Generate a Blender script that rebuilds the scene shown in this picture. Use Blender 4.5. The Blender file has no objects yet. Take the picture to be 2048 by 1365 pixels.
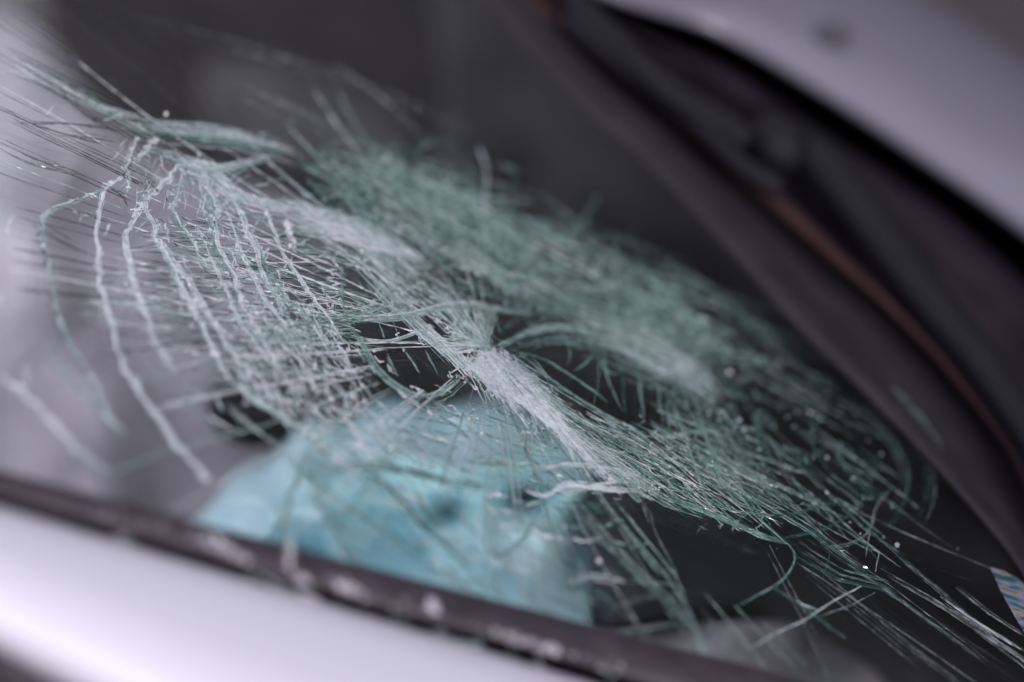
import bpy, math, random
import numpy as np
from mathutils import Vector, Matrix, noise

random.seed(7); rng = np.random.default_rng(7)
scene = bpy.context.scene
R = math.radians

# ------------------------------------------------------------------ frame
# camera space: x right, y up, -z forward.  The glass is a plane in it, tilted
# so that its near edge (pillar) is lower left, its far edge (bonnet) upper right.
TX = 0.30                       # tan of half the horizontal field of view
Z0, K = 0.70, 1.73              # distance of the glass on the axis, steepness
AL, BE = 1/math.sqrt(5), 2/math.sqrt(5)
NL = math.sqrt(1+K*K)
N = np.array([K*AL, K*BE, 1.0])/NL           # glass normal
TILT = R(30)
def ray(px, py):
    px = np.asarray(px, float); py = np.asarray(py, float)
    return np.stack([(px-1024)/1024*TX, -(py-682.5)/1024*TX, -np.ones_like(px)], -1)
def plane_pt(px, py, h=0.0):
    r = ray(px, py)
    s = AL*r[..., 0]+BE*r[..., 1]
    z = (Z0-NL*np.asarray(h, float))/np.maximum(1-K*s, 0.08)
    return r*z[..., None]
pa, pb = plane_pt(0, 1003), plane_pt(1400, 1400)
D = (pb-pa)/np.linalg.norm(pb-pa)            # down-slope direction of the glass
U = N*math.cos(TILT)-D*math.sin(TILT); U /= np.linalg.norm(U)   # world up, in camera space
F = N*math.sin(TILT)+D*math.cos(TILT); F -= U*F.dot(U); F /= np.linalg.norm(F)  # car forward
L = np.cross(U, F)
M3 = np.stack([F, L, U])                      # camera space -> world axes
CAM = np.array([0, 0, 1.55])
def W(p): return np.asarray(p) @ M3.T + CAM

# ------------------------------------------------------------------ camera
cd = bpy.data.cameras.new('camera'); cam = bpy.data.objects.new('camera', cd)
scene.collection.objects.link(cam); scene.camera = cam
cam.matrix_world = Matrix.Translation(Vector(CAM)) @ Matrix([list(r) for r in M3]).to_4x4()
cd.sensor_width = 36; cd.lens = 18/TX
cd.clip_start = 0.02; cd.clip_end = 300
cd.dof.use_dof = True; cd.dof.focus_distance = 0.672; cd.dof.aperture_fstop = 2.3
cd.dof.aperture_blades = 0

# ------------------------------------------------------------------ light
SUN_EL = R(26)
sun_h = (0.33, -0.94)                         # from behind the camera
world = bpy.data.worlds.new('World'); scene.world = world; world.use_nodes = True
nt = world.node_tree; nd = nt.nodes; lk = nt.links
for n in list(nd): nd.remove(n)
out = nd.new('ShaderNodeOutputWorld'); bg = nd.new('ShaderNodeBackground')
sky = nd.new('ShaderNodeTexSky'); sky.sky_type = 'NISHITA'; sky.sun_disc = False
sky.sun_elevation = SUN_EL; sky.sun_rotation = math.atan2(sun_h[0], sun_h[1])
sky.air_density = 1.0; sky.dust_density = 4.0
hs = nd.new('ShaderNodeHueSaturation'); hs.inputs['Saturation'].default_value = 0.22
tint = nd.new('ShaderNodeMixRGB'); tint.blend_type = 'MULTIPLY'; tint.inputs[0].default_value = 1
tint.inputs[2].default_value = (0.96, 0.91, 1.07, 1)
tc = nd.new('ShaderNodeTexCoord'); nz = nd.new('ShaderNodeTexNoise')
nz.inputs['Scale'].default_value = 5.5; nz.inputs['Detail'].default_value = 3
mr = nd.new('ShaderNodeMapRange'); mr.inputs['From Min'].default_value = .35; mr.inputs['From Max'].default_value = .65
mr.inputs['To Min'].default_value = .6; mr.inputs['To Max'].default_value = 1.25
cl = nd.new('ShaderNodeMixRGB'); cl.blend_type = 'MULTIPLY'; cl.inputs[0].default_value = 1
ov = nd.new('ShaderNodeMixRGB'); ov.inputs[0].default_value = .6          # overcast: most of the sky is one even veil
ov.inputs[2].default_value = (11.5, 11.4, 11.6, 1)
lk.new(sky.outputs[0], ov.inputs[1]); lk.new(ov.outputs[0], hs.inputs['Color']); lk.new(hs.outputs[0], tint.inputs[1])
lk.new(tc.outputs['Generated'], nz.inputs['Vector']); lk.new(nz.outputs[0], mr.inputs[0])
lk.new(tint.outputs[0], cl.inputs[1]); lk.new(mr.outputs[0], cl.inputs[2])
lk.new(cl.outputs[0], bg.inputs[0]); bg.inputs[1].default_value = 0.13
lk.new(bg.outputs[0], out.inputs[0])
sd = bpy.data.lights.new('sun', 'SUN'); sd.energy = 1.5; sd.angle = R(14); sd.color = (1, .97, .95)
sun = bpy.data.objects.new('sun', sd); scene.collection.objects.link(sun)
to_sun = Vector((sun_h[0]*math.cos(SUN_EL), sun_h[1]*math.cos(SUN_EL), math.sin(SUN_EL)))
sun.rotation_euler = to_sun.to_track_quat('Z', 'Y').to_euler()
vs = scene.view_settings
vs.view_transform = 'Standard'; vs.look = 'None'; vs.gamma = 1; vs.exposure = 0.5; vs.use_curve_mapping = False
scene.cycles.use_denoising = True
scene.cycles.transparent_max_bounces = 96
scene.cycles.max_bounces = 10
scene.cycles.sample_clamp_indirect = 4; scene.cycles.sample_clamp_direct = 5
scene.cycles.caustics_reflective = False; scene.cycles.caustics_refractive = False

# ------------------------------------------------------------------ helpers
def link(o): scene.collection.objects.link(o); return o
def mesh_obj(name, V, Fc, mats, parent=None, smooth=True, idx=None):
    me = bpy.data.meshes.new(name)
    me.from_pydata([tuple(v) for v in V], [], [tuple(int(i) for i in f) for f in Fc])
    for m in (mats if isinstance(mats, (list, tuple)) else [mats]): me.materials.append(m)
    if idx is not None: me.polygons.foreach_set('material_index', np.asarray(idx, np.int32))
    if smooth: me.polygons.foreach_set('use_smooth', np.ones(len(me.polygons), bool))
    me.update()
    o = link(bpy.data.objects.new(name, me))
    if parent is not None: o.parent = parent
    return o
def tag(o, label=None, cat=None, group=None, kind=None):
    if label: o['label'] = label
    if cat: o['category'] = cat
    if group: o['group'] = group
    if kind: o['kind'] = kind
    return o
def resample(pts, n):
    pts = np.asarray(pts, float)
    d = np.r_[0, np.cumsum(np.linalg.norm(np.diff(pts, axis=0), axis=1))]
    t = np.linspace(0, d[-1], n)
    return np.stack([np.interp(t, d, pts[:, i]) for i in range(pts.shape[1])], -1)
def spline(pts, n):
    """Catmull-Rom through pts, resampled to n points evenly."""
    p = np.asarray(pts, float)
    q = np.vstack([2*p[0]-p[1], p, 2*p[-1]-p[-2]])
    o = []
    for i in range(len(p)-1):
        a, b, c, d = q[i:i+4]
        for t in np.linspace(0, 1, 12, endpoint=False):
            o.append(.5*((2*b)+(-a+c)*t+(2*a-5*b+4*c-d)*t*t+(-a+3*b-3*c+d)*t**3))
    o.append(p[-1])
    return resample(o, n)
def grid_faces(r, c, off=0):
    f = []
    for i in range(r-1):
        for j in range(c-1):
            a = off+i*c+j; f.append((a, a+1, a+c+1, a+c))
    return f
def loft(name, rows, mat, parent, thick=0.0, smooth=True):
    """rows: list of (n,3) camera-space arrays."""
    Vv = np.concatenate(rows); r, c = len(rows), len(rows[0])
    o = mesh_obj(name, W(Vv), grid_faces(r, c), mat, parent, smooth)
    if thick:
        m = o.modifiers.new('thickness', 'SOLIDIFY'); m.thickness = thick; m.offset = 0
    return o
def pnoise(p, s, seed=0): return noise.noise(Vector((p[0]*s+seed*13.1, p[1]*s+seed*7.7, seed*3.3)))

# ------------------------------------------------------------------ materials
def mat(name):
    m = bpy.data.materials.new(name); m.use_nodes = True
    n = m.node_tree.nodes
    b = n.get('Principled BSDF')
    return m, m.node_tree, b
def plain(name, col, rough=.5, spec=.5, var=.15, scale=40, bump=0.0, coat=0.0, metal=0.0, detail=4):
    m, t, b = mat(name)
    tcn = t.nodes.new('ShaderNodeTexCoord'); nn = t.nodes.new('ShaderNodeTexNoise')
    nn.inputs['Scale'].default_value = scale; nn.inputs['Detail'].default_value = detail
    t.links.new(tcn.outputs['Object'], nn.inputs['Vector'])
    rp = t.nodes.new('ShaderNodeValToRGB')
    rp.color_ramp.elements[0].position = .3; rp.color_ramp.elements[1].position = .7
    rp.color_ramp.elements[0].color = tuple(c*(1-var) for c in col)+(1,)
    rp.color_ramp.elements[1].color = tuple(min(1, c*(1+var)) for c in col)+(1,)
    t.links.new(nn.outputs[0], rp.inputs[0]); t.links.new(rp.outputs[0], b.inputs['Base Color'])
    b.inputs['Roughness'].default_value = rough
    b.inputs['Specular IOR Level'].default_value = spec
    b.inputs['Coat Weight'].default_value = coat; b.inputs['Coat Roughness'].default_value = .08
    b.inputs['Metallic'].default_value = metal
    if bump:
        bp = t.nodes.new('ShaderNodeBump'); bp.inputs['Strength'].default_value = bump
        bp.inputs['Distance'].default_value = .002
        t.links.new(nn.outputs[0], bp.inputs['Height']); t.links.new(bp.outputs[0], b.inputs['Normal'])
    return m
def crack_mat(name, col, trans, gloss, rough, cover):
    """Fracture faces: part clear, part milky, with wet looking glints."""
    m, t, b = mat(name); t.nodes.remove(b); n = t.nodes; l = t.links
    o = n.get('Material Output')
    df = n.new('ShaderNodeBsdfDiffuse'); tl = n.new('ShaderNodeBsdfTranslucent'); gl = n.new('ShaderNodeBsdfGlossy')
    tp = n.new('ShaderNodeBsdfTransparent')
    df.inputs[0].default_value = col+(1,); tl.inputs[0].default_value = col+(1,)
    gl.inputs['Roughness'].default_value = rough
    tp.inputs[0].default_value = tuple(.55+.45*c for c in col)+(1,)
    m1 = n.new('ShaderNodeMixShader'); m1.inputs[0].default_value = trans
    m2 = n.new('ShaderNodeMixShader'); m3 = n.new('ShaderNodeMixShader')
    tcn = n.new('ShaderNodeTexCoord'); nn = n.new('ShaderNodeTexNoise'); nn.inputs['Scale'].default_value = 220
    nn.inputs['Detail'].default_value = 3
    l.new(tcn.outputs['Object'], nn.inputs['Vector'])
    r1 = n.new('ShaderNodeMapRange'); r1.inputs['From Min'].default_value = .32; r1.inputs['From Max'].default_value = .68
    r1.inputs['To Min'].default_value = max(0, cover-.3); r1.inputs['To Max'].default_value = min(1, cover+.3)
    l.new(nn.outputs[0], r1.inputs[0])
    m2.inputs[0].default_value = gloss
    l.new(df.outputs[0], m1.inputs[1]); l.new(tl.outputs[0], m1.inputs[2])
    l.new(m1.outputs[0], m2.inputs[1]); l.new(gl.outputs[0], m2.inputs[2])
    l.new(r1.outputs[0], m3.inputs[0]); l.new(tp.outputs[0], m3.inputs[1]); l.new(m2.outputs[0], m3.inputs[2])
    l.new(m3.outputs[0], o.inputs[0])
    return m
M_frost = crack_mat('crushed_white_glass', (.90, .89, .93), .42, .10, .25, .80)
M_teal = crack_mat('green_glass_edge', (.51, .65, .625), .5, .14, .15, .60)
M_deep = crack_mat('deep_green_glass_edge', (.11, .29, .25), .5, .16, .12, .6)
M_hair = crack_mat('hairline_fracture', (.12, .13, .14), .5, .05, .2, .5)
M_line = crack_mat('clear_fracture_line', (.50, .52, .53), .5, .16, .15, .42)
M_veil = crack_mat('thin_green_fracture', (.50, .62, .60), .5, .10, .2, .30)
CM = [M_frost, M_teal, M_deep, M_hair, M_line, M_veil]
FROST, TEAL, DEEP, HAIR, LINE, VEIL = range(6)

def glass_mat():
    m, t, b = mat('windscreen_glass'); t.nodes.remove(b); n = t.nodes; l = t.links; o = n.get('Material Output')
    tp = n.new('ShaderNodeBsdfTransparent'); tp.inputs[0].default_value = (.93, .965, .95, 1)
    gl = n.new('ShaderNodeBsdfGlossy'); gl.inputs['Roughness'].default_value = .03
    lw = n.new('ShaderNodeLayerWeight'); lw.inputs[0].default_value = .5      # Schlick, the same from both faces
    p5 = n.new('ShaderNodeMath'); p5.operation = 'POWER'; p5.inputs[1].default_value = 5
    fr = n.new('ShaderNodeMath'); fr.operation = 'MULTIPLY_ADD'; fr.inputs[1].default_value = .96; fr.inputs[2].default_value = .04
    l.new(lw.outputs['Facing'], p5.inputs[0]); l.new(p5.outputs[0], fr.inputs[0])
    mx = n.new('ShaderNodeMixShader'); dx = n.new('ShaderNodeMixShader')
    dust = n.new('ShaderNodeBsdfDiffuse'); dust.inputs[0].default_value = (.5, .48, .5, 1)
    tcn = n.new('ShaderNodeTexCoord'); nn = n.new('ShaderNodeTexNoise'); nn.inputs['Scale'].default_value = 9; nn.inputs['Detail'].default_value = 6
    l.new(tcn.outputs['Object'], nn.inputs['Vector'])
    r1 = n.new('ShaderNodeMapRange'); r1.inputs['From Min'].default_value = .4; r1.inputs['From Max'].default_value = .75
    r1.inputs['To Min'].default_value = .001; r1.inputs['To Max'].default_value = .010
    l.new(nn.outputs[0], r1.inputs[0])
    l.new(fr.outputs[0], mx.inputs[0]); l.new(tp.outputs[0], mx.inputs[1]); l.new(gl.outputs[0], mx.inputs[2])
    l.new(r1.outputs[0], dx.inputs[0]); l.new(mx.outputs[0], dx.inputs[1]); l.new(dust.outputs[0], dx.inputs[2])
    l.new(dx.outputs[0], o.inputs[0])
    return m
M_glass = glass_mat()
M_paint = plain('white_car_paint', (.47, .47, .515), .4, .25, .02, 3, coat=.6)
M_bonnet_shaded = plain('shaded_bonnet_paint', (.092, .090, .114), .35, .5, .02, 3, coat=.5)  # the car's white paint darkened: the bonnet's dimmer light is in the colour
M_rubber = plain('aged_black_rubber', (.034, .027, .034), .55, .25, .3, 60, .2)
M_trim = plain('grey_edge_moulding', (.017, .016, .018), .6, .12, .2, 30)
M_cowl = plain('dark_cowl_plastic', (.010, .007, .012), .6, .12, .8, 9, .3)
M_red = plain('faded_brown_strip', (.024, .012, .012), .6, .12, .3, 30)
M_nozzle = plain('washer_nozzle_plastic', (.045, .043, .052), .6, .2, .2, 30)
M_chan = plain('black_channel', (.010, .009, .011), .6, .3, .3, 30)
M_black = plain('gap_black', (.006, .006, .007), .9, .1, .2, 30)
M_wiper = plain('wiper_black', (.005, .005, .007), .6, .15, .2, 40)
M_dash = plain('dashboard_plastic', (.035, .033, .036), .6, .4, .3, 60, .3)
M_navy = plain('instrument_plastic', (.020, .023, .030), .45, .4, .2, 10)
M_dashend = plain('lit_dash_end_trim', (.30, .27, .30), .7, .3, .45, 16)  # dash end trim, paler than the dashboard: its light is in the colour
M_seat = plain('grey_seat_cloth', (.34, .305, .345), .9, .2, .25, 14, .3)  # seat cloth paled; mirrored sky brightness is partly carried by this colour
M_door = plain('door_card', (.11, .10, .11), .8, .2, .25, 12)
M_dark = plain('dark_interior_cloth', (.025, .021, .021), .9, .2, .3, 10)
M_hedge = plain('hedge_leaves', (.016, .018, .014), .9, .1, .5, 3)
M_ground = plain('asphalt', (.05, .05, .052), .9, .3, .2, 8)

# ------------------------------------------------------------------ the surface of the screen
def gauss(px, py, cx, cy, sa, sb, ang):
    c, s = math.cos(ang), math.sin(ang)
    dx, dy = px-cx, py-cy
    a, b = (dx*c+dy*s)/sa, (-dx*s+dy*c)/sb
    return np.exp(-.5*(a*a+b*b))
def dent(px, py):
    px = np.asarray(px, float); py = np.asarray(py, float)
    h = -.020*gauss(px, py, 1430, 680, 300, 160, .5)
    h += -.008*gauss(px, py, 860, 390, 360, 130, .45)
    h += .004*gauss(px, py, 1080, 790, 190, 26, .88)
    h += .0025*np.sin(px*.021+py*.013)*gauss(px, py, 950, 680, 420, 220, .45)
    return h
def S(px, py, h=0.0): return plane_pt(px, py, dent(px, py)+h)

# ------------------------------------------------------------------ setting
def ground():
    o = mesh_obj('ground', [(-60, -60, 0), (60, -60, 0), (60, 60, 0), (-60, 60, 0)], [(0, 1, 2, 3)], M_ground)
    tag(o, kind='structure')
ground()
def hedge():
    # tall clipped planting across the street: seen only as the dark half of the mirror image in the glass
    nA, nH = 90, 14
    V = []
    for i in range(nA):
        a = R(-25)+R(150)*i/(nA-1)
        top = 6.3+1.3*noise.noise(Vector((a*3, 0, 1)))+.9*noise.noise(Vector((a*11, 2, 5)))
        top += 3.2*min(1, max(0, (R(80)-a)/R(9)))
        for j in range(nH):
            z = top*j/(nH-1)
            r = 12+1.0*noise.noise(Vector((a*9, z*.8, 0)))+(.9 if j == nH-1 else 0)
            V.append((r*math.cos(a), r*math.sin(a), z))
    nO = len(V)
    V += [(x*1.18, y*1.18, z) for x, y, z in V]
    Fc = []
    for i in range(nA-1):
        for j in range(nH-1):
            a = i*nH+j
            Fc.append((a, a+nH, a+nH+1, a+1)); Fc.append((nO+a, nO+a+1, nO+a+nH+1, nO+a+nH))
        a = i*nH+nH-1
        Fc.append((a, a+nH, nO+a+nH, nO+a))
    o = mesh_obj('hedge', V, Fc, M_hedge)
    tag(o, 'tall dark green hedge across the street mirrored in the windscreen', 'hedge')
hedge()

# ------------------------------------------------------------------ car body
car = link(bpy.data.objects.new('car', None)); car.location = (0, 0, 0)
tag(car, 'white car with a shattered dented windscreen', 'car')

# outlines along the pillar side (lower left) and along the cowl side (upper right)
def pil(off, n=60, x0=-1500, x1=2400):
    x = np.linspace(x0, x1, n); return np.stack([x, 1003+.294*x+off], -1)
g0 = spline([(700, -330), (860, -120), (1010, 60), (1160, 220), (1284, 325), (1474, 525), (1574, 640), (1700, 762), (1830, 895), (1930, 1005), (2020, 1115), (2090, 1230), (2190, 1420), (2300, 1680)], 70)
g1 = spline([(780, -330), (930, -80), (1050, 20), (1189, 145), (1449, 375), (1600, 500), (1724, 610), (1849, 745), (1960, 890), (2048, 1030), (2150, 1250), (2240, 1480), (2300, 1680)], 70)
g2 = spline([(840, -330), (1000, -80), (1130, 20), (1314, 170), (1504, 318), (1640, 450), (1764, 583), (1849, 680), (1950, 800), (2024, 898), (2075, 980), (2190, 1200), (2400, 1680)], 70)
g3 = spline([(840, -330), (960, -120), (1080, -30), (1274, 62), (1474, 150), (1659, 275), (1874, 415), (2048, 565), (2200, 730), (2340, 950), (2440, 1180), (2560, 1680)], 70)
g4 = spline([(860, -330), (1000, -110), (1214, -3), (1424, 66), (1624, 180), (1824, 312), (2048, 472), (2250, 650), (2420, 880), (2560, 1200), (2680, 1680)], 70)
def lin(a, b, t): return a*(1-t)+b*t
def rowp(c, h): return plane_pt(c[:, 0], c[:, 1], h)

# ---- windscreen glass: two faces and an edge
EA = pil(-8, 130, -1700, 2290)
EB = resample(spline([(250, -700), (500, -520), (700, -330), (860, -120), (1030, 60), (1180, 215), (1300, 325), (1490, 525), (1590, 640), (1716, 762), (1845, 895), (1945, 1005), (2035, 1115), (2105, 1230), (2200, 1420), (2310, 1676)], 200), 130)
NC = 90
Vt, Vb = [], []
for j in range(NC):
    c = lin(EA, EB, j/(NC-1))
    Vt.append(S(c[:, 0], c[:, 1], 0)); Vb.append(S(c[:, 0], c[:, 1], -.0055))
Vg = np.concatenate(Vt+Vb); ng = NC*130
Fg = grid_faces(NC, 130)+[tuple(reversed(f)) for f in grid_faces(NC, 130, ng)]
screen = mesh_obj('windscreen', W(Vg), Fg, M_glass, car)

# ---- pillar seal and pillar
def pil_row(off, h): c = pil(off, 60); return plane_pt(c[:, 0], c[:, 1], h)
def edge_in(n=60):
    x = np.linspace(-1500, 2400, n); return np.stack([x, 940+.262*x], -1)
ei = edge_in()
seal_rows = [rowp(ei, .0005), rowp(ei+[0, 6], .0035), rowp(lin(ei, pil(0), .55), .0045), rowp(lin(ei, pil(0), .80), .0035), rowp(pil(-14), .0), rowp(pil(-9), -.012), rowp(pil(10), -.02)]
seal = loft('windscreen_seal', seal_rows, M_rubber, car)
prow = []
for off, h in [(5, -.02), (6, -.006), (9, -.001), (16, .003), (40, .0048), (90, .0065), (150, .007), (200, .0055), (250, .002), (295, -.014), (320, -.05), (350, -.085)]:
    c = pil(off, 60); c = c+np.stack([np.zeros(60), .22*(c[:, 0])*off/300], -1)
    prow.append(rowp(c, h))
pillar = loft('windscreen_pillar', prow, M_paint, car)
srow = []
for off, h in [(270, -.024), (300, -.022), (345, -.026), (420, -.06), (700, -.12)]:
    c = pil(off, 60); c = c+np.stack([np.zeros(60), .22*(c[:, 0])*off/300], -1)
    srow.append(rowp(c, h))
loft('door_seal', srow, M_rubber, car)

# ---- cowl side strips
def nrm2(c):
    t = np.gradient(c, axis=0); q = np.stack([t[:, 1], -t[:, 0]], -1); return q/np.linalg.norm(q, axis=1)[:, None]
rd = spline([(890, -330), (950, -120), (1100, 20), (1235, 125), (1374, 240), (1524, 380), (1674, 520), (1764, 600), (1849, 685), (1886, 726), (1959, 817), (2024, 905), (2052, 963), (2180, 1220), (2380, 1680)], 70)
wid = np.interp(rd[:, 1], [0, 300, 600, 900], [34, 26, 14, 10])[:, None]
gb, g2 = rd-nrm2(rd)*wid, rd+nrm2(rd)*wid
ga = g0+nrm2(g0)*np.interp(g0[:, 1], [0, 600, 1000], [80, 68, 30])[:, None]
loft('windscreen_moulding', [rowp(g0, .0005), rowp(lin(g0, ga, .1), .003), rowp(lin(g0, ga, .5), .004), rowp(lin(g0, ga, .9), .002), rowp(ga, -.008)], M_trim, car)
loft('cowl_channel', [rowp(ga+nrm2(ga)*-4, -.009), rowp(lin(ga, gb, .5), -.014), rowp(gb+nrm2(gb)*3, -.012)], M_chan, car)
loft('cowl_strip', [rowp(gb, -.012), rowp(lin(gb, g2, .15), -.004), rowp(lin(gb, g2, .5), .001), rowp(lin(gb, g2, .9), .0), rowp(g2, -.010)], M_red, car)
crows = []
for t, h in [(0, -.010), (.1, -.014), (.25, -.012), (.4, -.018), (.55, -.012), (.7, -.004), (.85, -.002), (.96, -.004), (1.0, -.02)]:
    c = lin(g2, g3, t)
    hh = np.array([h+.004*noise.noise(Vector((p[0]*.012, p[1]*.012, t*2))) for p in c])
    crows.append(rowp(c, hh))
cowl = loft('cowl_panel', crows, M_cowl, car)
loft('bonnet_gap_seal', [rowp(g3, -.02), rowp(lin(g3, g4, .1), -.07), rowp(lin(g3, g4, .9), -.09), rowp(g4, -.03)], M_black, car)

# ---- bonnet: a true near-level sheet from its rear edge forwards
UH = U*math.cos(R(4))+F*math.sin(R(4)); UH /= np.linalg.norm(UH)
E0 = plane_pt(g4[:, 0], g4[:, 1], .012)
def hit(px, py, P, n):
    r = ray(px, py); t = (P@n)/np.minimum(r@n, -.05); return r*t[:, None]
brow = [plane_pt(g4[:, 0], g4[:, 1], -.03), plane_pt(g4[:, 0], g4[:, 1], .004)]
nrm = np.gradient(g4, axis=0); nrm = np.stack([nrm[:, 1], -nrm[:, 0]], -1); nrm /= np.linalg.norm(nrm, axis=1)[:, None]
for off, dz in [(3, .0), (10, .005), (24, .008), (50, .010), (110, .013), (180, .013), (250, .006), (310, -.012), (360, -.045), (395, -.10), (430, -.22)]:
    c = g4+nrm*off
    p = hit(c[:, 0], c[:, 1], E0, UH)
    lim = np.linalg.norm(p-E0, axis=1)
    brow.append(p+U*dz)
bonnet = loft('bonnet', brow, M_bonnet_shaded, car)

# ---- washer nozzle on the bonnet
def dome(name, centre, ax, rx, ry, rz, m, parent, n=20, k=7):
    a, b, c = ax; V = []
    for i in range(k):
        th = math.pi/2*i/(k-1)
        for j in range(n):
            ph = 2*math.pi*j/n
            V.append(centre+a*(rx*math.cos(th)*math.cos(ph))+b*(ry*math.cos(th)*math.sin(ph))+c*(rz*math.sin(th)))
    Fc = []
    for i in range(k-1):
        for j in range(n): Fc.append((i*n+j, i*n+(j+1) % n, (i+1)*n+(j+1) % n, (i+1)*n+j))
    return mesh_obj(name, W(np.array(V)), Fc, m, parent)
i0 = int(np.argmin(np.linalg.norm(g4-[1624, 180], axis=1)))
nzp = hit(np.array([1662]), np.array([112]), E0[i0:i0+1], UH)[0]+U*.012
nozzle = dome('washer_nozzle', nzp, (F, L, U), .013, .011, .010, M_nozzle, bonnet)

# ---- wiper lying in the cowl
def tube(name, pts, r, m, parent, sides=8, flat=1.0):
    P = np.asarray(pts, float); T = np.gradient(P, axis=0); T /= np.linalg.norm(T, axis=1)[:, None]
    V = []; n = len(P); rr = np.broadcast_to(np.asarray(r, float), (n,))
    for i in range(n):
        b = np.cross(T[i], N); b /= np.linalg.norm(b); c = np.cross(b, T[i])
        for k in range(sides):
            a = 2*math.pi*k/sides
            V.append(P[i]+b*(rr[i]*math.cos(a))+c*(rr[i]*flat*math.sin(a)))
    Fc = []
    for i in range(n-1):
        for k in range(sides): Fc.append((i*sides+k, i*sides+(k+1) % sides, (i+1)*sides+(k+1) % sides, (i+1)*sides+k))
    Fc.append(tuple(range(sides))[::-1]); Fc.append(tuple((n-1)*sides+k for k in range(sides)))
    return mesh_obj(name, W(np.array(V)), Fc, m, parent)
wiper = None
wa = spline([(1000, -190), (1130, -20), (1240, 90), (1340, 185), (1440, 245), (1500, 285)], 30)
wiper = tube('wiper', plane_pt(wa[:, 0], wa[:, 1], .012), .011, M_wiper, car, flat=.6)
wb = spline([(1130, 40), (1290, 170), (1400, 255), (1480, 330), (1560, 380)], 30)
tube('wiper_blade', plane_pt(wb[:, 0], wb[:, 1], .006), .006, M_wiper, wiper)
wk = spline([(1530, 300), (1570, 285), (1620, 310), (1680, 370), (1760, 470), (1860, 600), (1990, 760), (2150, 1000)], 30)
tube('wiper_arm', plane_pt(wk[:, 0], wk[:, 1], .010), np.linspace(.020, .010, 30), M_wiper, wiper, flat=.7)

# ------------------------------------------------------------------ interior seen through the glass
def slab(name, poly, h, m, parent, thick=.02, n=22, bulge=0.0, rough=0.0, seed=1):
    """A slab with the outline poly, h metres from the glass plane (negative is inside)."""
    P = np.asarray(poly, float); c = P.mean(0); o = spline(np.vstack([P, P[:1]]), 64)[:-1]
    rings = []
    for k in range(n):
        t = 1-k/(n-1)*.999
        q = c+(o-c)*t
        hh = np.array([h+bulge*(1-t**3)+rough*pnoise(p, .006, seed) for p in q])
        rings.append(plane_pt(q[:, 0], q[:, 1], hh))
    bot = plane_pt(o[:, 0], o[:, 1], h-thick)
    rows = [bot]+rings
    V = np.concatenate(rows); m_ = 64; Fc = []
    for i in range(len(rows)-1):
        for j in range(m_): Fc.append((i*m_+j, i*m_+(j+1) % m_, (i+1)*m_+(j+1) % m_, (i+1)*m_+j))
    return mesh_obj(name, W(V), Fc, m, parent)
dash = slab('dashboard', [(620, 1800), (620, 1000), (640, 660), (900, 300), (900, -200), (1700, -200), (2700, 500), (2700, 1900), (900, 2000)], -.27, M_dash, car, .05, rough=.02)
slab('instrument_hood', [(1186, 960), (1350, 940), (1530, 985), (1552, 1090), (1540, 1160), (1500, 1205), (1350, 1225), (1190, 1235)], -.14, M_navy, dash, .06, bulge=.015)
slab('trim_panel', [(1150, 1262), (1280, 1258), (1400, 1250), (1500, 1243), (1590, 1252), (1680, 1300), (1780, 1400), (1740, 1700), (1100, 1700)], -.15, M_dashend, dash, .05, bulge=.01, rough=.05, seed=4)
slab('air_vent', [(415, 800), (460, 750), (550, 755), (605, 810), (580, 875), (500, 895), (430, 860)], -.20, M_black, dash, .03)
slab('floor_carpet', [(-1200, 1500), (-1200, -400), (300, -900), (1500, -700), (1500, 1200)], -.75, M_dark, car, .05)
slab('passenger_seat', [(-900, 1500), (-900, 300), (-300, 40), (60, 60), (200, 250), (350, 330), (640, 430), (760, 700), (900, 1050), (900, 1600)], -.42, M_seat, car, .12, bulge=.06, rough=.05, seed=3)
slab('passenger_door', [(400, 130), (560, 130), (760, 220), (850, 330), (600, 340), (430, 260)], -.62, M_door, car, .05, rough=.03, seed=8)

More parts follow.
